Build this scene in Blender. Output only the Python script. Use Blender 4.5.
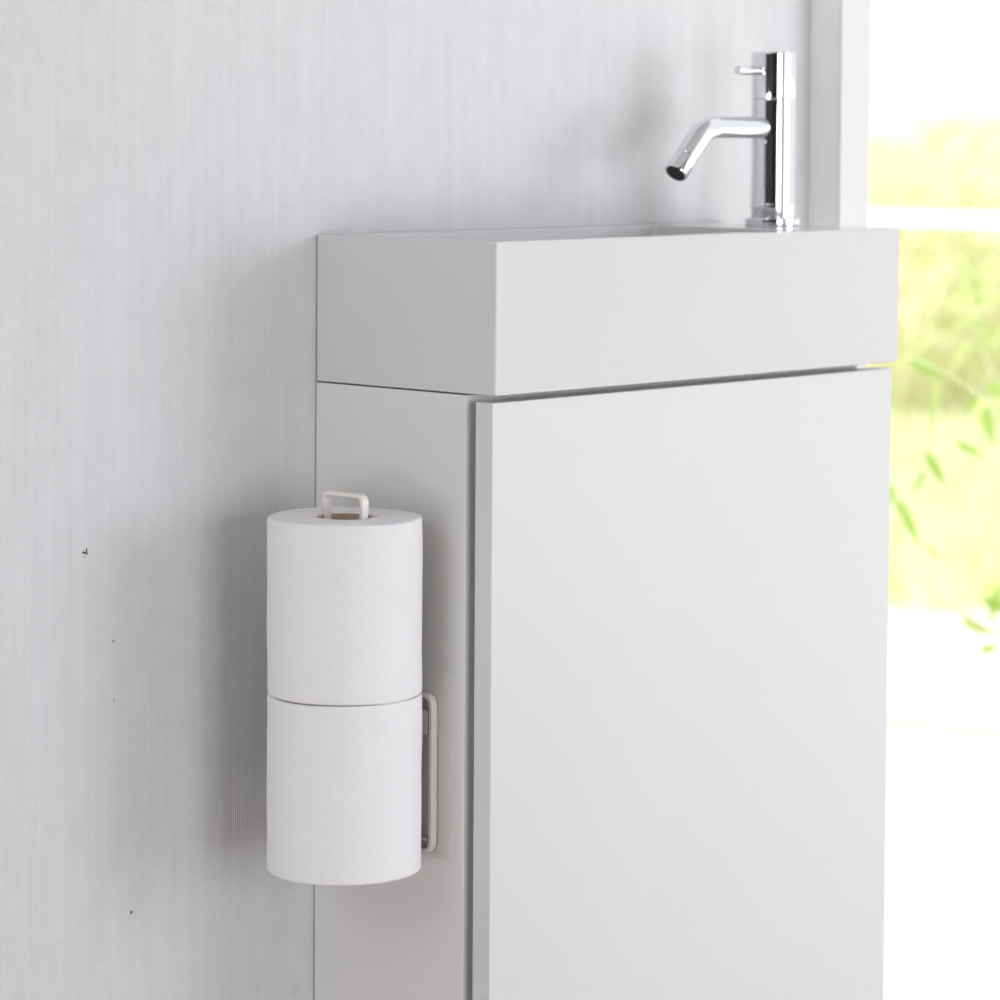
import bpy, bmesh, math, random
from mathutils import Vector, Matrix

C = bpy.context.scene.collection
S = bpy.context.scene
for o in list(bpy.data.objects):
    bpy.data.objects.remove(o)

Z0 = 0.75                      # height of the basin rim above the floor; wall plane is y=0, cabinet side is x=0

# ---------------------------------------------------------------- camera
yaw, pitch, roll = 0.82097, 0.04779, 0.00611
F = 3223.2
fwd = Vector((math.sin(yaw)*math.cos(pitch), math.cos(yaw)*math.cos(pitch), -math.sin(pitch)))
rt0 = Vector((math.cos(yaw), -math.sin(yaw), 0))
up0 = rt0.cross(fwd)
rt = math.cos(roll)*rt0 + math.sin(roll)*up0
up = -math.sin(roll)*rt0 + math.cos(roll)*up0
cam = bpy.data.cameras.new('camera')
cam_o = bpy.data.objects.new('camera', cam)
C.objects.link(cam_o)
m = Matrix((rt, up, -fwd)).transposed().to_4x4()
m.translation = Vector((-1.50062, -1.57054, 0.07888 + Z0))
cam_o.matrix_world = m
cam.sensor_width = 36
cam.lens = F/1000*36
cam.shift_x = -(503.58-500)/1000
cam.shift_y = -(500-272.27)/1000
cam.clip_start = 0.02
cam.clip_end = 200
cam.dof.use_dof = True
cam.dof.focus_distance = 2.09
cam.dof.aperture_fstop = 7.5
S.camera = cam_o

# ---------------------------------------------------------------- world, sun, garden light, fill lamps, exposure
w = bpy.data.worlds.new('world')
S.world = w
w.use_nodes = True
bg = w.node_tree.nodes['Background']
bg.inputs['Color'].default_value = (0.955, 0.975, 1.0, 1)
bg.inputs['Strength'].default_value = 1.06

sun = bpy.data.lights.new('sun', 'SUN')
sun.energy = 3.8
sun.angle = math.radians(2)
sun.color = (1, 0.96, 0.88)
sun_o = bpy.data.objects.new('sun', sun)
C.objects.link(sun_o)
sun_o.rotation_euler = Vector((-0.85, 0.75, 1.0)).to_track_quat('Z', 'Y').to_euler()

def area(name, loc, aim, sx, sy, e, col, spread=180):
    l = bpy.data.lights.new(name, 'AREA')
    l.shape = 'RECTANGLE'; l.size = sx; l.size_y = sy
    l.energy = e; l.color = col; l.spread = math.radians(spread)
    o = bpy.data.objects.new(name, l)
    C.objects.link(o)
    o.location = loc
    z_ = (Vector(loc)-Vector(aim)).normalized()
    x_ = Vector((0, 0, 1)).cross(z_).normalized()
    o.rotation_euler = Matrix((x_, z_.cross(x_), z_)).transposed().to_euler()   # local x level, local y upright
    return o
# fill lamp added out of view in the near wall
area('window_daylight', (-.60, -2.78, .60), (-.60, 0, .60), 1.1, 1.05, 16, (0.955, 0.98, 1.08))
# broad skylight entering through the opening in the right wall, seen from the wall at about 33 degrees
area('garden_daylight', (2.08, -3.33, .98), (-.05, -.05, .45), 1.7, 1.7, 42, (0.90, 0.93, 1.10))
# unseen fill lamps added at the left wall to brighten the cabinet side
area('left_window_daylight', (-2.47, -.75, 1.66), (0, -.75, 1.66), 0.94, 0.9, 6.6, (0.96, 0.97, 1.06))
area('left_low_window_daylight', (-2.47, -.75, .30), (0, -.75, .30), 0.94, 0.42, 9.5, (0.96, 0.97, 1.06))
# (the ceiling lamp is off)

S.view_settings.view_transform = 'Standard'
S.view_settings.look = 'None'
S.view_settings.exposure = 0.0
S.view_settings.gamma = 1
S.view_settings.use_curve_mapping = False

# ---------------------------------------------------------------- helpers
def mat(name, col, rough=0.5, metal=0.0, coat=0.0, noise=0.0, nscale=30.0, bump=0.0, bscale=200.0, spec=0.5, trans=0.0, sss=0.0):
    M = bpy.data.materials.new(name)
    M.use_nodes = True
    nt = M.node_tree
    b = nt.nodes['Principled BSDF']
    b.inputs['Base Color'].default_value = (*col, 1)
    b.inputs['Roughness'].default_value = rough
    b.inputs['Metallic'].default_value = metal
    b.inputs['Specular IOR Level'].default_value = spec
    b.inputs['Coat Weight'].default_value = coat
    b.inputs['Coat Roughness'].default_value = 0.03
    if sss:
        b.inputs['Subsurface Weight'].default_value = sss
        b.inputs['Subsurface Radius'].default_value = (0.01, 0.01, 0.01)
        b.inputs['Subsurface Scale'].default_value = 0.3
    tc = nt.nodes.new('ShaderNodeTexCoord')
    if noise:
        n = nt.nodes.new('ShaderNodeTexNoise')
        n.inputs['Scale'].default_value = nscale
        n.inputs['Detail'].default_value = 4
        r = nt.nodes.new('ShaderNodeValToRGB')
        r.color_ramp.elements[0].color = (*[c*(1-noise) for c in col], 1)
        r.color_ramp.elements[1].color = (*[min(1, c*(1+noise)) for c in col], 1)
        r.color_ramp.elements[0].position = .3
        r.color_ramp.elements[1].position = .7
        nt.links.new(tc.outputs['Object'], n.inputs['Vector'])
        nt.links.new(n.outputs['Fac'], r.inputs['Fac'])
        nt.links.new(r.outputs['Color'], b.inputs['Base Color'])
    if bump:
        n = nt.nodes.new('ShaderNodeTexNoise')
        n.inputs['Scale'].default_value = bscale
        bp = nt.nodes.new('ShaderNodeBump')
        bp.inputs['Strength'].default_value = bump
        bp.inputs['Distance'].default_value = 0.001
        nt.links.new(tc.outputs['Object'], n.inputs['Vector'])
        nt.links.new(n.outputs['Fac'], bp.inputs['Height'])
        nt.links.new(bp.outputs['Normal'], b.inputs['Normal'])
    return M

def math_node(nt, op, a, b=None, c=None):
    n = nt.nodes.new('ShaderNodeMath')
    n.operation = op
    for i, v in enumerate((a, b, c)):
        if v is None: continue
        if isinstance(v, (int, float)): n.inputs[i].default_value = v
        else: nt.links.new(v, n.inputs[i])
    return n.outputs[0]

def wallpaper():
    """woven vinyl wallpaper: fine upright ribs crossed by finer threads, with faint upright slub streaks"""
    M = bpy.data.materials.new('ribbed_wallpaper')
    M.use_nodes = True
    nt = M.node_tree
    b = nt.nodes['Principled BSDF']
    b.inputs['Roughness'].default_value = 0.42
    b.inputs['Specular IOR Level'].default_value = 0.5
    tc = nt.nodes.new('ShaderNodeTexCoord')
    sp = nt.nodes.new('ShaderNodeSeparateXYZ')
    nt.links.new(tc.outputs['Object'], sp.inputs[0])
    x, z = sp.outputs['X'], sp.outputs['Z']
    def noise(sx, sz, detail=3):
        mp = nt.nodes.new('ShaderNodeMapping')
        mp.inputs['Scale'].default_value = (sx, 1, sz)
        nt.links.new(tc.outputs['Object'], mp.inputs['Vector'])
        n = nt.nodes.new('ShaderNodeTexNoise')
        n.inputs['Scale'].default_value = 1
        n.inputs['Detail'].default_value = detail
        nt.links.new(mp.outputs[0], n.inputs['Vector'])
        return n.outputs['Fac']
    wob = noise(180, 25)
    ph = math_node(nt, 'MULTIPLY_ADD', x, 2*math.pi/0.00175, math_node(nt, 'MULTIPLY', wob, 5.0))
    rib = math_node(nt, 'MULTIPLY_ADD', math_node(nt, 'SINE', ph), 0.5, 0.5)
    ph2 = math_node(nt, 'MULTIPLY_ADD', z, 2*math.pi/0.0017, math_node(nt, 'MULTIPLY', noise(90, 60), 6.0))
    thr = math_node(nt, 'MULTIPLY_ADD', math_node(nt, 'SINE', ph2), 0.5, 0.5)
    streak = noise(120, 5, 4)
    fine = noise(1400, 350, 2)
    patch = noise(30, 8, 3)
    h = math_node(nt, 'ADD', math_node(nt, 'MULTIPLY', rib, 0.6), math_node(nt, 'MULTIPLY', thr, 0.22))
    h = math_node(nt, 'ADD', h, math_node(nt, 'MULTIPLY', streak, 0.7))
    h = math_node(nt, 'ADD', h, math_node(nt, 'MULTIPLY', fine, 0.5))
    bp = nt.nodes.new('ShaderNodeBump')
    bp.inputs['Strength'].default_value = 0.45
    bp.inputs['Distance'].default_value = 0.0005
    nt.links.new(h, bp.inputs['Height'])
    nt.links.new(bp.outputs['Normal'], b.inputs['Normal'])
    v = math_node(nt, 'ADD', math_node(nt, 'MULTIPLY', math_node(nt, 'MULTIPLY', rib, math_node(nt, 'MULTIPLY', noise(70, 45, 3), 2.0)), 0.42), math_node(nt, 'MULTIPLY', streak, 0.50))
    v = math_node(nt, 'ADD', v, math_node(nt, 'MULTIPLY', fine, 0.55))
    v = math_node(nt, 'ADD', v, math_node(nt, 'MULTIPLY', thr, 0.14))
    v = math_node(nt, 'ADD', v, math_node(nt, 'MULTIPLY', patch, 0.3))
    v = math_node(nt, 'SUBTRACT', v, 0.47)
    r = nt.nodes.new('ShaderNodeValToRGB')
    r.color_ramp.elements[0].position = .2
    r.color_ramp.elements[1].position = .85
    r.color_ramp.elements[0].color = (.64, .63, .628, 1)
    r.color_ramp.elements[1].color = (.772, .762, .758, 1)
    nt.links.new(v, r.inputs['Fac'])
    nt.links.new(r.outputs['Color'], b.inputs['Base Color'])
    return M

def paper_mat():
    """soft tissue with tiny dimples and scattered embossed motifs"""
    M = bpy.data.materials.new('embossed_tissue')
    M.use_nodes = True
    nt = M.node_tree
    b = nt.nodes['Principled BSDF']
    b.inputs['Base Color'].default_value = (.85, .835, .83, 1)
    b.inputs['Roughness'].default_value = 0.95
    b.inputs['Specular IOR Level'].default_value = 0.15
    b.inputs['Sheen Weight'].default_value = 0.1
    tc = nt.nodes.new('ShaderNodeTexCoord')
    sp = nt.nodes.new('ShaderNodeSeparateXYZ')
    nt.links.new(tc.outputs['Object'], sp.inputs[0])
    ang = math_node(nt, 'MULTIPLY', math_node(nt, 'ARCTAN2', sp.outputs['Y'], sp.outputs['X']), 0.0497)
    cb = nt.nodes.new('ShaderNodeCombineXYZ')
    nt.links.new(ang, cb.inputs['X']); nt.links.new(sp.outputs['Z'], cb.inputs['Y'])
    n1 = nt.nodes.new('ShaderNodeTexVoronoi')
    n1.inputs['Scale'].default_value = 620
    nt.links.new(cb.outputs[0], n1.inputs['Vector'])
    # rows of small petals: polar petal waves around a voronoi cell's centre
    rows = nt.nodes.new('ShaderNodeTexVoronoi')
    rows.inputs['Scale'].default_value = 44
    rows.inputs['Randomness'].default_value = .35
    nt.links.new(cb.outputs[0], rows.inputs['Vector'])
    d = rows.outputs['Distance']
    ring = math_node(nt, 'MULTIPLY_ADD', math_node(nt, 'SINE', math_node(nt, 'MULTIPLY', d, 26)), 0.5, 0.5)
    mask = math_node(nt, 'LESS_THAN', d, 0.42)
    lg = nt.nodes.new('ShaderNodeTexNoise')
    lg.inputs['Scale'].default_value = 260
    nt.links.new(tc.outputs['Object'], lg.inputs['Vector'])
    petals = math_node(nt, 'MULTIPLY', math_node(nt, 'MULTIPLY', ring, mask), lg.outputs['Fac'])
    big = nt.nodes.new('ShaderNodeTexNoise')
    big.inputs['Scale'].default_value = 45
    nt.links.new(tc.outputs['Object'], big.inputs['Vector'])
    h = math_node(nt, 'ADD', math_node(nt, 'MULTIPLY', n1.outputs['Distance'], 0.4), math_node(nt, 'MULTIPLY', petals, 0.55))
    h = math_node(nt, 'ADD', h, math_node(nt, 'MULTIPLY', big.outputs['Fac'], 1.4))
    bp = nt.nodes.new('ShaderNodeBump')
    bp.inputs['Strength'].default_value = 0.8
    bp.inputs['Distance'].default_value = 0.0006
    nt.links.new(h, bp.inputs['Height'])
    nt.links.new(bp.outputs['Normal'], b.inputs['Normal'])
    return M

def leaf_mat(name, a, b_, tr=0.45):
    M = bpy.data.materials.new(name)
    M.use_nodes = True
    nt = M.node_tree
    nt.nodes.remove(nt.nodes['Principled BSDF'])
    out = nt.nodes['Material Output']
    tc = nt.nodes.new('ShaderNodeTexCoord')
    n = nt.nodes.new('ShaderNodeTexNoise')
    n.inputs['Scale'].default_value = 9
    r = nt.nodes.new('ShaderNodeValToRGB')
    r.color_ramp.elements[0].position = .38; r.color_ramp.elements[1].position = .62
    r.color_ramp.elements[0].color = (*a, 1); r.color_ramp.elements[1].color = (*b_, 1)
    nt.links.new(tc.outputs['Object'], n.inputs['Vector'])
    nt.links.new(n.outputs['Fac'], r.inputs['Fac'])
    d = nt.nodes.new('ShaderNodeBsdfDiffuse'); t = nt.nodes.new('ShaderNodeBsdfTranslucent')
    mx = nt.nodes.new('ShaderNodeMixShader'); mx.inputs[0].default_value = tr
    nt.links.new(r.outputs[0], d.inputs[0]); nt.links.new(r.outputs[0], t.inputs[0])
    nt.links.new(d.outputs[0], mx.inputs[1]); nt.links.new(t.outputs[0], mx.inputs[2])
    nt.links.new(mx.outputs[0], out.inputs['Surface'])
    return M

def new(name, bm, M, parent=None, loc=None, smooth=False, bevel=0.0, seg=2):
    me = bpy.data.meshes.new(name)
    bmesh.ops.recalc_face_normals(bm, faces=bm.faces[:])
    bm.to_mesh(me); bm.free()
    if smooth:
        for p in me.polygons: p.use_smooth = True
    me.materials.append(M)
    o = bpy.data.objects.new(name, me)
    C.objects.link(o)
    if parent: o.parent = parent
    if loc: o.location = loc
    if bevel:
        md = o.modifiers.new('bevel', 'BEVEL')
        md.width = bevel; md.segments = seg; md.limit_method = 'ANGLE'
        md.harden_normals = True
        for p in me.polygons: p.use_smooth = True
    return o

def box(bm, x0, x1, y0, y1, z0, z1):
    vs = [bm.verts.new((x, y, z)) for x in (x0, x1) for y in (y0, y1) for z in (z0, z1)]
    for f in ((0,1,3,2), (4,6,7,5), (0,4,5,1), (2,3,7,6), (0,2,6,4), (1,5,7,3)):
        bm.faces.new([vs[i] for i in f])
    return bm

def boxes(*a):
    bm = bmesh.new()
    for b in a: box(bm, *b)
    return bm

def lathe(bm, prof, n=64, c=(0, 0)):
    """prof: (radius, z) pairs; closed with caps where radius is 0"""
    rings = []
    for r, z in prof:
        if r <= 1e-6: rings.append([bm.verts.new((c[0], c[1], z))])
        else: rings.append([bm.verts.new((c[0]+r*math.cos(2*math.pi*i/n), c[1]+r*math.sin(2*math.pi*i/n), z)) for i in range(n)])
    for a, b in zip(rings, rings[1:]):
        for i in range(n):
            j = (i+1) % n
            if len(a) == 1 and len(b) == 1: continue
            if len(a) == 1: bm.faces.new((a[0], b[i], b[j]))
            elif len(b) == 1: bm.faces.new((a[i], a[j], b[0]))
            else: bm.faces.new((a[i], a[j], b[j], b[i]))
    return bm

def round_prof(pts, r=0.001, seg=4):
    """rounds the corners of a (radius,z) polyline"""
    out = [pts[0]]
    for p, q, s in zip(pts, pts[1:], pts[2:]):
        P, Q, R_ = Vector(p), Vector(q), Vector(s)
        a, b = (P-Q), (R_-Q)
        k = min(r, a.length*.45, b.length*.45)
        A, B = Q+a.normalized()*k, Q+b.normalized()*k
        for i in range(seg+1):
            t = i/seg
            out.append(tuple((1-t)**2*A + 2*t*(1-t)*Q + t*t*B))
    out.append(pts[-1])
    return out

def tube(bm, pts, rad, n=32, caps=True):
    pts = [Vector(p) for p in pts]
    rs = rad if isinstance(rad, (list, tuple)) else [rad]*len(pts)
    rings = []
    prev = None
    for i, p in enumerate(pts):
        d = (pts[min(i+1, len(pts)-1)]-pts[max(i-1, 0)]).normalized()
        if prev is None:
            u = d.cross(Vector((0, 1, 0)))
            if u.length < .1: u = d.cross(Vector((1, 0, 0)))
            u.normalize()
        else:
            u = (prev-d*prev.dot(d)).normalized()
        prev = u
        v = d.cross(u)
        rings.append([bm.verts.new(p+rs[i]*(u*math.cos(2*math.pi*k/n)+v*math.sin(2*math.pi*k/n))) for k in range(n)])
    for a, b in zip(rings, rings[1:]):
        for i in range(n):
            bm.faces.new((a[i], a[(i+1) % n], b[(i+1) % n], b[i]))
    if caps:
        bm.faces.new(rings[0][::-1]); bm.faces.new(rings[-1])
    return bm

def strap(bm, pts, x0, x1, t, closed=False):
    """flat steel strip following (y,z) points at x0..x1, thickness t"""
    n = len(pts)
    P = [Vector(p) for p in pts]
    rows = []
    for i, p in enumerate(P):
        a = P[i-1] if (closed or i) else P[i]
        b = P[(i+1) % n] if (closed or i < n-1) else P[i]
        d = (b-a).normalized()
        nn = Vector((-d.y, d.x))*t/2
        rows.append([bm.verts.new((xx, (p+s*nn).x, (p+s*nn).y)) for xx, s in ((x0, -1), (x1, -1), (x1, 1), (x0, 1))])
    for i in range(n if closed else n-1):
        a, b = rows[i], rows[(i+1) % n]
        for k in range(4):
            bm.faces.new((a[k], a[(k+1) % 4], b[(k+1) % 4], b[k]))
    if not closed:
        bm.faces.new(rows[0][::-1]); bm.faces.new(rows[-1])
    return bm

def arc_path(pts, r, seg=6):
    """polyline with rounded corners; pts open"""
    out = [pts[0]]
    for p, q, s in zip(pts, pts[1:], pts[2:]):
        P, Q, R_ = Vector(p), Vector(q), Vector(s)
        A, B = Q+(P-Q).normalized()*r, Q+(R_-Q).normalized()*r
        for i in range(seg+1):
            t = i/seg
            out.append(tuple((1-t)**2*A+2*t*(1-t)*Q+t*t*B))
    out.append(pts[-1])
    return out

def thing(name, label, cat, loc=(0, 0, 0), group=None):
    o = bpy.data.objects.new(name, None)
    C.objects.link(o)
    o.location = loc
    o.empty_display_size = .05
    o['label'] = label; o['category'] = cat
    if group: o['group'] = group
    return o

def tag(o, label, cat, group=None):
    o['label'] = label; o['category'] = cat
    if group: o['group'] = group
    return o

def struct(o):
    o['kind'] = 'structure'
    return o

# ---------------------------------------------------------------- materials
M_wp = wallpaper()
M_side = mat('painted_wall', (.86, .85, .84), .6, bump=.1, bscale=400, noise=.02)
M_trim = mat('window_casing_white', (.72, .72, .72), .4, noise=.01, nscale=8)
M_room = mat('room_paint', (.62, .60, .57), .8, noise=.03)
M_ceil = mat('ceiling_white', (.80, .80, .79), .9, noise=.02)
M_brown = mat('dark_door_wood', (.035, .028, .024), .5, noise=.3, nscale=6)
M_floor = mat('floor_boards', (.50, .44, .37), .45, noise=.15, nscale=7)
M_basin = mat('glazed_basin_white', (.665, .658, .65), .12, coat=.15, noise=.006, nscale=3)
M_lacq = mat('white_lacquer', (.69, .683, .68), .3, coat=.12, noise=.006, nscale=3)
M_body = mat('white_melamine', (.74, .728, .70), .38, noise=.008, nscale=5)
M_chrome = mat('chrome', (.82, .83, .855), .045, metal=1.0, noise=.01, nscale=5)
M_black = mat('black_rubber', (.02, .02, .02), .5, noise=.1)
M_paper = paper_mat()
M_card = mat('core_cardboard', (.55, .42, .31), .9, noise=.08, nscale=120, bump=.2)
M_steel = mat('white_powder_coated_steel', (.82, .79, .73), .4, noise=.01, nscale=40, bump=.05, bscale=900)
M_film = mat('milky_film', (.785, .77, .735), .3, noise=.01, nscale=20)
M_clip = mat('grey_plastic_clip', (.64, .62, .58), .35, noise=.03)
M_fleck = mat('dark_fleck', (.12, .11, .11), .9, noise=.3, nscale=500)

# ---------------------------------------------------------------- the room
XR, XO = 0.541, 0.5775            # right wall: room face, outer face
FY = -0.0294                      # near edge of the short return beside the opening
LX, NY, CZ = -2.5, -2.8, 2.4      # left wall, near wall, ceiling height
wall_back = struct(new('wall_back', boxes((LX-.1, XO, 0, .1, -.1, CZ+.1)), M_wp))
wr = struct(new('wall_right', boxes((XR, XO, FY, -.0004, 0, CZ), (XR, XO, NY, -1.45, 0, CZ), (XR, XO, -1.45, FY, 1.3, CZ)), M_side))
struct(new('trim_1', boxes((XR+.0005, XO+.001, FY-.0016, FY-.0001, 0, 1.299)), M_trim))
struct(new('wall_left', boxes((LX-.1, LX, NY, -1.24, 0, CZ), (LX-.1, LX, -.26, -.0004, 0, CZ), (LX-.1, LX, -1.24, -.26, 0, .08), (LX-.1, LX, -1.24, -.26, .52, 1.18), (LX-.1, LX, -1.24, -.26, 2.14, CZ)), M_room))
wx0, wx1, wz0, wz1 = -1.17, -.03, .08, 1.17      # added opening in the unseen near wall, for its fill lamp
struct(new('wall_front', boxes((LX, wx0, NY-.1, NY, 0, CZ), (wx1, XO, NY-.1, NY, 0, CZ), (wx0, wx1, NY-.1, NY, 0, wz0), (wx0, wx1, NY-.1, NY, wz1, CZ)), M_room))
wf = struct(new('window_1', boxes((wx0, wx0+.03, NY-.06, NY-.02, wz0, wz1), (wx1-.03, wx1, NY-.06, NY-.02, wz0, wz1),
       (wx0+.03, wx1-.03, NY-.06, NY-.02, wz0, wz0+.03), (wx0+.03, wx1-.03, NY-.06, NY-.02, wz1-.03, wz1)), M_trim))  # frame of the added opening, out of view
for k_, (za, zc) in enumerate(((.08, .52), (1.18, 2.14))):  # unseen frames, added for the two left fill lamps
    struct(new('window_%d' % (k_+2), boxes((LX-.08, LX-.035, -1.239, -1.21, za+.001, zc-.001), (LX-.08, LX-.035, -.29, -.261, za+.001, zc-.001),
           (LX-.08, LX-.035, -1.21, -.29, za+.001, za+.03), (LX-.08, LX-.035, -1.21, -.29, zc-.03, zc-.001)), M_trim))
struct(new('trim_2', boxes((LX+.0001, LX+.02, -1.399, -.001, .525, 1.175)), M_brown))  # unseen board added to give the tap a dark reflection
struct(new('floor', boxes((LX-.1, XO, NY-.1, .1, -.3, 0)), M_floor))
struct(new('ceiling', boxes((LX-.1, XO, NY-.1, .1, CZ, CZ+.1)), M_ceil))
d1 = struct(new('door_1', boxes((LX+.001, LX+.03, -2.76, -1.4, 0.005, 2.1)), M_brown))  # unseen dark panel, put in for the dark band mirrored in the tap
d2 = struct(new('door_2', boxes((-2.45, -1.20, NY+.001, NY+.03, 0.005, 2.1)), M_brown))  # second added panel, carries the tap's dark reflection round the corner
cl = thing('ceiling_lamp', 'square white flush lamp on the washroom ceiling', 'lamp', (-.9, -1.2, CZ))
new('lamp_housing', boxes((-.17, .17, -.17, .17, -.05, 0)), M_trim, cl, bevel=.005)

# little flecks and pin holes in the wallpaper
def fleck(x, z, r, seed, arms=0):
    rnd = random.Random(seed)
    bm = bmesh.new()
    def blob(cx, cz, rr):
        n = 9
        a = [bm.verts.new((cx+rr*rnd.uniform(.55, 1.2)*math.cos(2*math.pi*i/n), -.0005*rnd.uniform(.6, 1), cz+rr*rnd.uniform(.55, 1.2)*math.sin(2*math.pi*i/n))) for i in range(n)]
        b = [bm.verts.new((v.co.x, .0002, v.co.z)) for v in a]
        bm.faces.new(a)
        for i in range(n): bm.faces.new((a[i], b[i], b[(i+1) % n], a[(i+1) % n]))
    blob(0, 0, r)
    for k in range(arms):
        t = rnd.uniform(0, 6.28)
        tube(bm, [(0, -.0003, 0), (math.cos(t)*r*3, -.0005, math.sin(t)*r*3)], r*.22, 6)
    for k in range(2):
        blob(rnd.uniform(-3, 3)*r, rnd.uniform(-2.5, 2.5)*r, r*.35)
    return new('pin_hole', bm, M_fleck, wall_back, (x, 0, z+Z0))
fleck(-.1992, -.1968, .0010, 1, 7)
fleck(-.1770, -.2552, .0006, 2)
fleck(-.1765, -.2931, .0005, 6)
fleck(-.1619, -.4324, .0009, 4)

# ---------------------------------------------------------------- cabinet
G = 0.0009                        # hairline gap to the wall
W, D, H = 0.4350, 0.1667, 0.0990
cab = thing('washbasin_cabinet', 'white floor-standing cabinet with a plain glossy door under the basin', 'cabinet', (0, 0, 0))
bz1 = Z0-H-.0008
new('body', boxes((0, .016, -.1406, -G, .02, bz1), (.4035, .4195, -.1406, -G, .02, bz1), (.016, .4035, -.012, -G, .02, bz1),
                  (.016, .4035, -.1406, -.012, .02, .036), (.016, .4035, -.1406, -.012, bz1-.016, bz1), (.016, .4035, -.1390, -.125, .036, bz1-.016)),
    M_body, cab, bevel=.0006)
dy0, dy1 = -D+.0038, -D+.0038+.0153
new('door', boxes((.0014, .0014+.4306, dy0, dy1, .03, Z0-H-.0046)), M_lacq, cab, bevel=.0008)
for hz_ in (.13, .50):
    new('hinge', boxes((.388, .400, dy1, -.1390, hz_, hz_+.04)), M_chrome, cab)
new('plinth', boxes((.02, .396, -.12, -.01, 0, .02)), M_body, cab)

# ---------------------------------------------------------------- basin: one moulded block with a sunk bowl
def basin_mesh():
    bm = bmesh.new()
    x0, x1, y0, y1 = 0, W, -D, -G
    ix0, ix1, iy0, iy1 = .012, .336, -D+.012, -.012
    def loop(x0, x1, y0, y1, z, r, n=6, off=0.0):
        pts = []
        for cx, cy, a0 in ((x1-r, y1-r, 0), (x0+r, y1-r, 90), (x0+r, y0+r, 180), (x1-r, y0+r, 270)):
            for i in range(n+1):
                a = math.radians(a0+90*i/n)
                pts.append(bm.verts.new((cx+r*math.cos(a), cy+r*math.sin(a), z)))
        return pts
    def bridge(a, b):
        n = len(a)
        for i in range(n): bm.faces.new((a[i], a[(i+1) % n], b[(i+1) % n], b[i]))
    e = .0008
    L = [loop(x0+e, x1-e, y0+e, y1-e, Z0-H, .0012),
         loop(x0, x1, y0, y1, Z0-H+e, .0014),
         loop(x0, x1, y0, y1, Z0-e, .0014),
         loop(x0+e*.3, x1-e*.3, y0+e*.3, y1-e*.3, Z0-e*.3, .0014),
         loop(x0+e, x1-e, y0+e, y1-e, Z0, .0012),
         loop(ix0, ix1, iy0, iy1, Z0, .006),
         loop(ix0+.0015, ix1-.0015, iy0+.0015, iy1-.0015, Z0-.0015, .006),
         loop(ix0+.004, ix1-.004, iy0+.004, iy1-.004, Z0-.055, .012),
         loop(ix0+.012, ix1-.012, iy0+.012, iy1-.012, Z0-.064, .014),
         loop(ix0+.09, ix1-.09, -.086, -.082, Z0-.068, .0018)]
    for a, b in zip(L, L[1:]): bridge(a, b)
    bm.faces.new(L[0][::-1]); bm.faces.new(L[-1])
    return bm
basin = thing('washbasin', 'shallow rectangular glossy white washbasin on top of the cabinet', 'washbasin', (0, 0, Z0))
b_o = new('basin_block', basin_mesh(), M_basin, basin, smooth=True)
b_o.location = (0, 0, -Z0)
md = b_o.modifiers.new('n', 'WEIGHTED_NORMAL'); md.keep_sharp = True
bm = bmesh.new()
lathe(bm, [(0, .0015), (.012, .0015), (.0165, .0008), (.0185, -.001), (.0185, -.004), (0, -.004)], 40, (.174, -.084))
new('drain', bm, M_chrome, basin, (0, 0, -.0655), smooth=True)

# ---------------------------------------------------------------- tap
tap = thing('tap', 'chrome pillar tap with a bent spout standing on the basin deck', 'tap', (.3888, -.0835, Z0))
bm = bmesh.new()
lathe(bm, round_prof([(0, 0), (.0203, 0), (.0203, .0062), (.0160, .0062)], .0008), 64)
new('flange', bm, M_chrome, tap, smooth=True)
bm = bmesh.new()
lathe(bm, round_prof([(0, .0062), (.0160, .0062), (.0160, .0132), (.0168, .0134), (.0168, .0162), (.0164, .0166), (.0164, .0936), (.0160, .0940), (0, .0940)], .0004), 96)
new('body', bm, M_chrome, tap, smooth=True)
bm = bmesh.new()
lathe(bm, round_prof([(0, .0940), (.0158, .0940), (.0158, .0948), (.0165, .0948), (.0165, .1282), (.0161, .1289), (0, .1287)], .0005), 96)
head = new('handle_head', bm, M_chrome, tap, smooth=True)
bm = bmesh.new()
pz = .1150
xs = [-.0130, -.020, -.036, -.0410, -.0430, -.0436]
tube(bm, [(x, 0, pz) for x in xs], [.0033, .0033, .0036, .0036, .0028, .0008], 24)
new('lever_pin', bm, M_chrome, head, smooth=True)
# spout: level, then bent down
r = .0083
sz = .0730
p0 = Vector((-.008, 0, sz)); pb = Vector((-.0800, 0, sz)); pe = Vector((-.1010, 0, sz-.0216))
path = [p0, Vector((-.03, 0, sz))]
A = pb+(p0-pb).normalized()*.014; B = pb+(pe-pb).normalized()*.014
for i in range(13):
    t = i/12
    path.append((1-t)**2*A+2*t*(1-t)*pb+t*t*B)
path.append(pe)
bm = bmesh.new()
tube(bm, path, r, 48)
sp = new('spout', bm, M_chrome, tap, smooth=True)
dd = (pe-pb).normalized()
q = [pe, pe+dd*.0004, pe+dd*.0008, pe+dd*.0155, pe+dd*.0163, pe+dd*.0163, pe+dd*.0120]
bm = bmesh.new()
tube(bm, q[:1]+[pe+dd*.0006, pe+dd*.0012, pe+dd*.0150, pe+dd*.0160], [.0079, .0079, .0087, .0087, .0082], 48)
ae = new('aerator', bm, M_chrome, sp, smooth=True)
bm = bmesh.new()
tube(bm, [pe+dd*.0140, pe+dd*.0163], .0073, 40)
new('aerator_mesh', bm, M_black, sp, smooth=False)
for o_ in (sp, ae):
    m_ = o_.modifiers.new('e', 'EDGE_SPLIT'); m_.split_angle = math.radians(50)
for o_ in [o for o in bpy.data.objects if o.parent in (tap, head) and o.type == 'MESH' and o is not sp]:
    m_ = o_.modifiers.new('e', 'EDGE_SPLIT'); m_.split_angle = math.radians(35)

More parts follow.
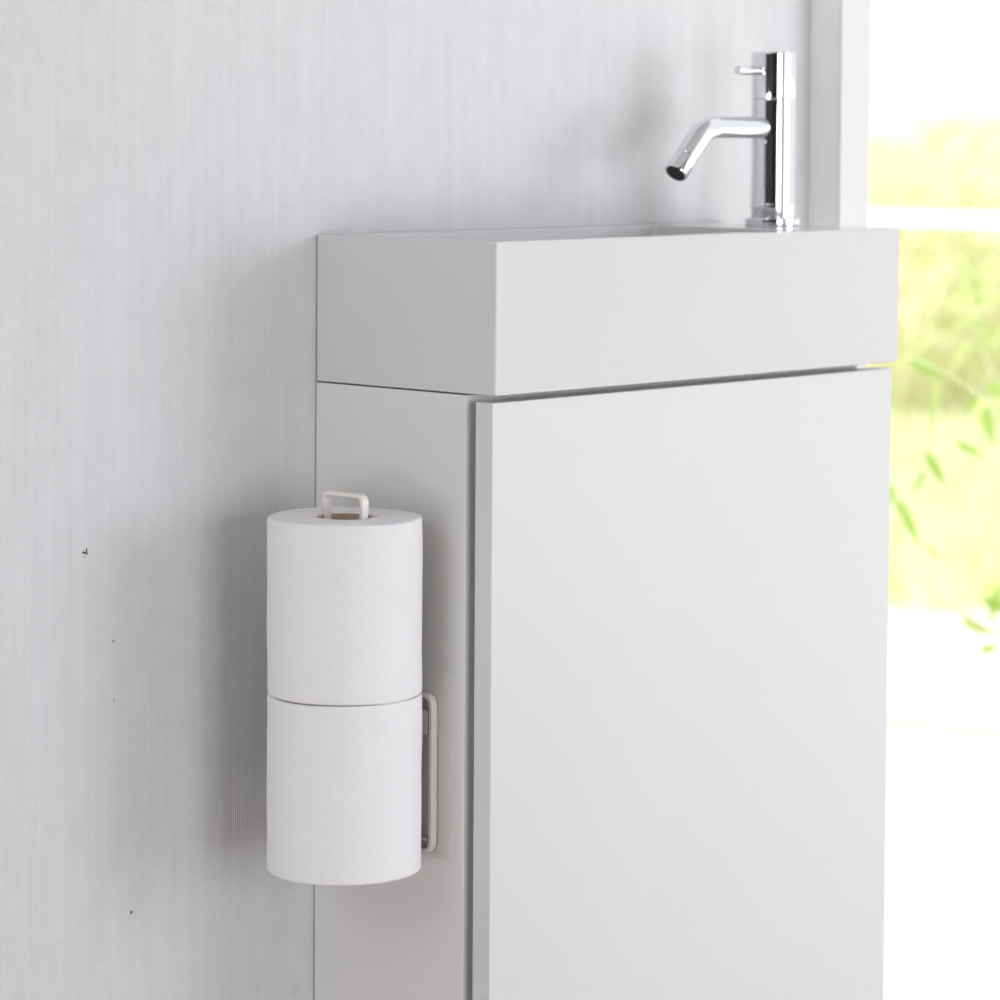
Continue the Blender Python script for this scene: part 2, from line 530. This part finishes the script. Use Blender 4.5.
# ---------------------------------------------------------------- toilet rolls
RX, RY, RR, RH = -.0616, -.0927, .0497, .1140
ZT = Z0-.1770
def roll_mesh(seed):
    rnd = random.Random(seed)
    bm = bmesh.new()
    prof = []
    ci = .0183
    prof.append((ci, 0.0008)); prof.append((ci+.001, 0))
    for rr_ in (.024, .030, .036, .042): prof.append((rr_, 0.0001))
    for i in range(7):
        a = math.radians(-90+90*i/6); prof.append((RR-.0018+.0018*math.cos(a), .0018+.0018*math.sin(a)))
    for i in range(1, 24): prof.append((RR, .0018+(RH-.0036)*i/24))
    for i in range(7):
        a = math.radians(90*i/6); prof.append((RR-.0018+.0018*math.cos(a), RH-.0018+.0018*math.sin(a)))
    for rr_ in (.042, .036, .030, .024): prof.append((rr_, RH))
    prof.append((ci+.001, RH)); prof.append((ci, RH-.0008)); prof.append((ci, 0.0008))
    lathe(bm, prof, 128)
    ph = [rnd.uniform(0, 6.28) for _ in range(8)]
    for v in bm.verts:
        rad = math.hypot(v.co.x, v.co.y)
        if rad > .04:
            a = math.atan2(v.co.y, v.co.x); z = v.co.z/RH
            k = .00018*math.sin(2*a+ph[0]+2*z)+.00015*math.sin(3*a+ph[1]-3*z)+.00014*math.sin(9*z+ph[2]+a)+.00008*math.sin(17*z+ph[3]+4*a)
            v.co.x *= 1+k/rad; v.co.y *= 1+k/rad
        if rad > .021:
            a = math.atan2(v.co.y, v.co.x)
            v.co.z += (.0002*math.sin(a*3+ph[4])+.00015*math.sin(a*5+ph[5]))*(rad/RR)
    bmesh.ops.remove_doubles(bm, verts=bm.verts[:], dist=1e-6)
    return bm
def make_roll(z, label, seed):
    t = thing('toilet_roll', label, 'toilet roll', (RX, RY, z), 'toilet rolls stacked on the holder')
    new('paper', roll_mesh(seed), M_paper, t, smooth=True)
    bm = bmesh.new()
    lathe(bm, [(.0172, .0004), (.0182, .0004), (.0182, RH-.0004), (.0172, RH-.0004), (.0172, .0004)], 64)
    c = new('cardboard_core', bm, M_card, t, smooth=True)
    c['label'] = 'brown cardboard core'
    m_ = c.modifiers.new('e', 'EDGE_SPLIT'); m_.split_angle = math.radians(40)
    return t
make_roll(ZT-RH, 'upper white toilet roll with the loop of the holder poking out of its core', 3)
make_roll(ZT-2*RH-.0005, 'lower white toilet roll carrying the other roll, beside the wall bracket', 8)

# ---------------------------------------------------------------- holder
hold = thing('toilet_roll_holder', 'white flat-steel toilet roll holder fixed to the left side of the cabinet', 'toilet roll holder', (0, RY, Z0-.40))
hz = Z0-.40
def local(o):
    o.location = (0, -RY, -hz); return o
zb = ZT-2*RH-.0005-.0032             # centre height of the strip under the lower roll
# upright loop through the cores (lies in a plane parallel to the cabinet side)
zu = ZT-2*RH-.0005-.0003             # underside of the lower roll
t_ = .0027
zb = zu-t_/2
hw, ztop = .0180, Z0-.1630
pts = arc_path([(RY, zb), (RY-.0150, zb), (RY-.0150, Z0-.215), (RY-hw+.0035, Z0-.205), (RY-hw, ztop), (RY+hw, ztop), (RY+hw-.0035, Z0-.205), (RY+.0150, Z0-.215), (RY+.0150, zb), (RY, zb)], .0055, 6)
pts = pts[:-1]
bm = bmesh.new()
strap(bm, pts, RX-.0028, RX+.0028, t_, closed=True)
local(new('stem_loop', bm, M_steel, hold, bevel=.0004))
bm = boxes((RX-.0028, -.0042, RY+.004, RY+.014, zu-2*t_-.0001, zu-t_-.0001), (-.0064, -.0042, RY+.004, RY+.014, zu-t_-.0001, Z0-.4010))
local(new('support_arm', bm, M_steel, hold, bevel=.0005))
# closed loop standing against the cabinet
mw = .0235
cy_ = RY
pts = arc_path([(cy_, Z0-.2980), (cy_+mw, Z0-.2980), (cy_+mw, Z0-.4005), (cy_-mw, Z0-.4005), (cy_-mw, Z0-.2980), (cy_, Z0-.2980)], .0075, 8)[:-1]
bm = bmesh.new()
strap(bm, pts, -.0066, -.0012, t_, closed=True)
local(new('bracket_loop', bm, M_steel, hold, bevel=.0004))
# thin adhesive film on the cabinet side and the hook that carries the loop
def rrect(y0, y1, z0, z1, r, x0, x1):
    bm = bmesh.new()
    P = []
    for cy, cz, a0 in ((y1-r, z1-r, 0), (y0+r, z1-r, 90), (y0+r, z0+r, 180), (y1-r, z0+r, 270)):
        for k in range(7):
            a = math.radians(a0+15*k)
            P.append((cy+r*math.cos(a), cz+r*math.sin(a)))
    A = [bm.verts.new((x0, *p)) for p in P]; B = [bm.verts.new((x1, *p)) for p in P]
    bm.faces.new(A); bm.faces.new(B[::-1])
    for k in range(len(P)): bm.faces.new((A[k], A[(k+1) % len(P)], B[(k+1) % len(P)], B[k]))
    return bm
local(new('adhesive_film', rrect(RY-.0395, RY+.0395, Z0-.4030, Z0-.2820, .006, -.0004, -.0001), M_film, hold))
bm = rrect(RY-.0278, RY+.0278, Z0-.3235, Z0-.3075, .003, -.0011, -.0004)
local(new('hook_plate', bm, M_clip, hold, bevel=.0003))
for za, zc in ((.3235, .3075), (.3935, .3915)):
    local(new('hook', boxes((-.0065, -.0011, RY-.0208, RY+.0208, Z0-za, Z0-zc)), M_clip, hold, bevel=.0004))

# ---------------------------------------------------------------- outdoors
gr = struct(new('ground', boxes((XO+.002, 60, -25, 60, -.3, -.03)), mat('bleached_sandy_ground', (.82, .82, .70), .9, noise=.12, nscale=.5, bump=.3, bscale=20)))

def px(u, v, d):
    """point at depth d along the sight line of a place in the photograph"""
    return Vector(cam_o.matrix_world.translation) + d*(fwd + (u-503.58)/F*rt - (v-272.27)/F*up)

# white rail beyond the terrace
a, b = px(868, 218, 4.0), px(1000, 221, 3.9)
a.z = b.z = (a.z+b.z)/2
dr_ = (b-a).normalized()
fence = thing('railing', 'white level handrail outside beyond the right end of the basin', 'railing', (a.x, a.y, -.03))
M_rail = mat('white_painted_rail', (.86, .86, .86), .5, noise=.01)
ca, sa = dr_.x, dr_.y
def rail_box(bm, s0, s1, hh, z0, z1):
    n = Vector((-sa, ca, 0))
    vs = []
    for s_ in (s0, s1):
        for q_ in (-hh, hh):
            for z in (z0, z1):
                vs.append(bm.verts.new(dr_*s_+n*q_+Vector((0, 0, z))))
    for f in ((0,1,3,2), (4,6,7,5), (0,4,5,1), (2,3,7,6), (0,2,6,4), (1,5,7,3)):
        bm.faces.new([vs[i] for i in f])
    return bm
rz = a.z+.03
new('handrail', rail_box(bmesh.new(), -.9, 2.0, .02, rz-.0115, rz+.0115), M_rail, fence, bevel=.003)
for s_ in (-.85, .55, 1.95):
    new('post', rail_box(bmesh.new(), s_-.02, s_+.02, .018, 0, rz-.0116), M_rail, fence, bevel=.003)

# leaves
def leaf(bm, base, d, L, wd, rnd, droop=.25, facing=None):
    d = d.normalized()
    side = d.cross(facing if facing else Vector((rnd.uniform(-.5, .5), rnd.uniform(-.5, .5), 1))).normalized()
    nrm = side.cross(d).normalized()
    rows = []
    for t, k in ((0, .08), (.15, .6), (.35, 1), (.6, .85), (.82, .45), (1, .02)):
        c = base+d*L*t-Vector((0, 0, 1))*droop*L*t*t
        up_ = nrm*wd*.25*k
        rows.append((bm.verts.new(c-side*wd/2*k+up_), bm.verts.new(c), bm.verts.new(c+side*wd/2*k+up_)))
    for A_, B_ in zip(rows, rows[1:]):
        bm.faces.new((A_[0], A_[1], B_[1], B_[0])); bm.faces.new((A_[1], A_[2], B_[2], B_[1]))

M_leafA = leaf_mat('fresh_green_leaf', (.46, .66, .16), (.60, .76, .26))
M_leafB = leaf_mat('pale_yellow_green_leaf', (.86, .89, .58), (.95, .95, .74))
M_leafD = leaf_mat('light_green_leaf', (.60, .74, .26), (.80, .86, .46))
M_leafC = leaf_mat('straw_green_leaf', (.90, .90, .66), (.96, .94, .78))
M_green_stem = mat('green_stem', (.72, .80, .46), .7, noise=.1, nscale=60)
M_red_twig = mat('reddish_twig', (.72, .48, .38), .7, noise=.2, nscale=60)
M_twig = mat('reddish_twig', (.82, .76, .62), .7, noise=.2, nscale=60)

# near leafy shrub: (image-derived leaf positions turned into points 3.2-3.7 m away)
def leafy_shrub(name, label, stems, leaves, Mx, loc, rnd, extra=0):
    t = thing(name, label, 'shrub', loc)
    Lc = Vector(loc)
    for st in stems:
        bm = bmesh.new()
        tube(bm, [p-Lc for p in st[0]], st[1], 8)
        new('stem', bm, st[2] if len(st) > 2 else M_green_stem, t, smooth=True)
    bm = bmesh.new()
    for lf in leaves:
        base, d, L, wd = lf[:4]
        leaf(bm, base-Lc, d, L, wd, rnd, .1 if len(lf) > 4 else .25, lf[4] if len(lf) > 4 else None)
    new('foliage', bm, Mx, t, smooth=True)
    return t

rnd = random.Random(5)
def spray(u0, v0, u1, v1, d, L=.055, wd=.011, n=None):
    """leaves drawn along one twig from (u0,v0) to (u1,v1)"""
    P0, P1 = px(u0, v0, d), px(u1, v1, d+rnd.uniform(-.05, .05))
    out = []
    n = n or 5
    for i in range(n):
        t = (i+.5)/n
        base = P0.lerp(P1, t)
        dv = (P1-P0).normalized()
        sd = rt*rnd.uniform(-.9, .9)+up*rnd.uniform(-.9, .2)+fwd*rnd.uniform(-.5, .5)
        out.append((base, dv*.6+sd, L*rnd.uniform(.7, 1.2), wd*rnd.uniform(.8, 1.2)))
    return out, [P0, P0.lerp(P1, .5)+up*.004, P1]
def one(u0, v0, u1, v1, d, wd):
    a_, b_ = px(u0, v0, d), px(u1, v1, d)
    return (a_, b_-a_, (b_-a_).length, wd*.8, Vector((rnd.uniform(.4, .9), rnd.uniform(.6, 1), rnd.uniform(-.3, .3))))

# shrub A: its foot stands to the right, outside the opening
root = px(1085, 700, 3.5); root.z = -.03
leaves = [one(909, 358, 943, 376, 3.4, .016), one(985, 406, 993, 443, 3.4, .018), one(925, 450, 946, 484, 3.4, .015),
          one(899, 499, 920, 542, 3.45, .016), one(955, 442, 984, 455, 3.45, .012), one(986, 384, 1012, 396, 3.4, .018),
          one(939, 376, 929, 442, 3.5, .008), one(980, 396, 966, 412, 3.4, .010), one(887, 478, 899, 512, 3.5, .014), one(982, 598, 1010, 612, 3.4, .015),
          one(960, 620, 990, 632, 3.45, .013), one(980, 652, 998, 645, 3.4, .013), one(1002, 584, 990, 622, 3.4, .014), one(926, 470, 912, 492, 3.5, .009),
          one(940, 560, 925, 540, 3.5, .008)]
stems = []
t1 = [px(1056, 425, 3.5), px(985, 400, 3.45), px(946, 372, 3.4), px(905, 356, 3.4)]
t2 = [px(1060, 470, 3.5), px(990, 462, 3.45), px(940, 452, 3.45), px(897, 498, 3.45), px(889, 545, 3.45)]
t3 = [px(1070, 660, 3.5), px(985, 628, 3.42), px(935, 598, 3.42), px(896, 555, 3.42)]
trunk = [root, px(1072, 660, 3.5), px(1060, 470, 3.5), px(1050, 380, 3.5), px(1040, 300, 3.5)]
stems.append((trunk, [.010, .008, .006, .004, .003]))
for t_i, m_i in ((t1, M_green_stem), (t2, M_green_stem), (t3, M_red_twig)): stems.append((t_i, [.0024, .0018, .0014, .001]+([.0008] if len(t_i) == 5 else []), m_i))
for i in range(46):
    u = rnd.uniform(1015, 1140); v = rnd.uniform(300, 680); d = rnd.uniform(3.35, 3.7)
    leaves.append((px(u, v, d), rt*rnd.uniform(-1, 1)+up*rnd.uniform(-1, .3)+fwd*rnd.uniform(-.6, .6), rnd.uniform(.035, .06), .011))
leafy_shrub('leafy_shrub', 'slender shrub with fresh green narrow leaves nearest the opening', stems, leaves, M_leafA, root, rnd)

# shrub B: paler, a little further back, right behind the rail
rootB = px(1040, 650, 4.6); rootB.z = -.03
leaves, stems = [], []
stems.append(([rootB, px(1030, 520, 4.6), px(1000, 400, 4.6), px(978, 330, 4.6), px(960, 262, 4.6)], [.005, .004, .003, .002, .0012]))
for (u0, v0, u1, v1) in ((975, 330, 1005, 262), (972, 325, 930, 292), (980, 350, 1015, 318), (975, 345, 925, 330), (985, 400, 1015, 380),
                         (975, 300, 995, 250), (968, 290, 940, 262), (965, 290, 985, 280), (985, 450, 1015, 440)):
    l, s_ = spray(u0, v0, u1, v1, 4.6, .065, .016, 4)
    leaves += l; stems.append((s_, [.003, .002, .001]))
leaves += [one(957, 294, 997, 273, 4.6, .024), one(972, 304, 996, 298, 4.6, .02), one(950, 330, 970, 322, 4.6, .02), one(935, 312, 922, 300, 4.6, .018), one(918, 330, 905, 345, 4.6, .018), one(1000, 330, 980, 345, 4.6, .018)]
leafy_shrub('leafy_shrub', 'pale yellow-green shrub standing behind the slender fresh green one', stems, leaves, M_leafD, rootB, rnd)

# hedge shrubs further off
def bush(name, label, loc, rad, h, n, Mx, seed, L=.09, group=None):
    r_ = random.Random(seed)
    t = thing(name, label, 'shrub', loc, group)
    bm = bmesh.new()
    for k in range(5):
        a_ = r_.uniform(0, 6.28)
        tube(bm, [(0, 0, 0), (rad*.3*math.cos(a_), rad*.3*math.sin(a_), h*.5), (rad*.6*math.cos(a_), rad*.6*math.sin(a_), h*.85)], [.015, .01, .005], 7)
    new('stem', bm, M_twig, t, smooth=True)
    bm = bmesh.new()
    for i in range(n):
        v = Vector((r_.gauss(0, 1), r_.gauss(0, 1), r_.gauss(0, 1))).normalized()
        q_ = v*(r_.uniform(.55, 1)**.5)
        lump = 1+.16*math.sin(5*math.atan2(q_.y, q_.x)+seed)*math.cos(4*q_.z+seed)
        p_ = Vector((q_.x*rad*lump, q_.y*rad*lump, h*.52+q_.z*h*.48*lump))
        leaf(bm, p_, v+Vector((r_.uniform(-1, 1), r_.uniform(-1, 1), r_.uniform(-.6, .6))), L*r_.uniform(.7, 1.3), L*.42, r_)
    new('foliage', bm, Mx, t, smooth=True)
    return t
def ground_at(u, d, z=-.03):
    p_ = px(u, 300, d); p_.z = z; return p_
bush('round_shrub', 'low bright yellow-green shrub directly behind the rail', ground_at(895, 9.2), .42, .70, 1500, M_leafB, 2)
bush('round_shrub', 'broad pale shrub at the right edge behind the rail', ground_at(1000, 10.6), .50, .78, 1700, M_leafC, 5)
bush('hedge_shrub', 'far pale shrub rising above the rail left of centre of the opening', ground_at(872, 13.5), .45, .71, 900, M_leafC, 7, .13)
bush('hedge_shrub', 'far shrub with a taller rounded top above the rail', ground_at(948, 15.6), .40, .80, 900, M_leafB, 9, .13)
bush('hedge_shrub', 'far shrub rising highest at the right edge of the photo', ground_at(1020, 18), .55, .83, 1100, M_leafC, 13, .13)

# short pale grass in front of the hedge: thousands of blades, thinning out towards the opening
r_ = random.Random(21)
bm = bmesh.new()
for i in range(7000):
    d_ = 5.6+2.9*r_.random()**.7
    p_ = px(r_.uniform(820, 1080), 300, d_); p_.z = -.03
    h_ = r_.uniform(.04, .13)
    a_ = r_.uniform(0, 6.28)
    w_ = Vector((math.cos(a_), math.sin(a_), 0))*.006
    tip = Vector((r_.uniform(-.04, .04), r_.uniform(-.04, .04), h_))
    v = [bm.verts.new(p_-w_), bm.verts.new(p_+w_), bm.verts.new(p_+tip*.6+w_*.7), bm.verts.new(p_+tip), bm.verts.new(p_+tip*.6-w_*.7)]
    bm.faces.new(v)
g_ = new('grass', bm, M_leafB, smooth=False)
g_['kind'] = 'stuff'
tag(g_, 'short pale sunlit grass on the ground in front of the far shrubs', 'grass')
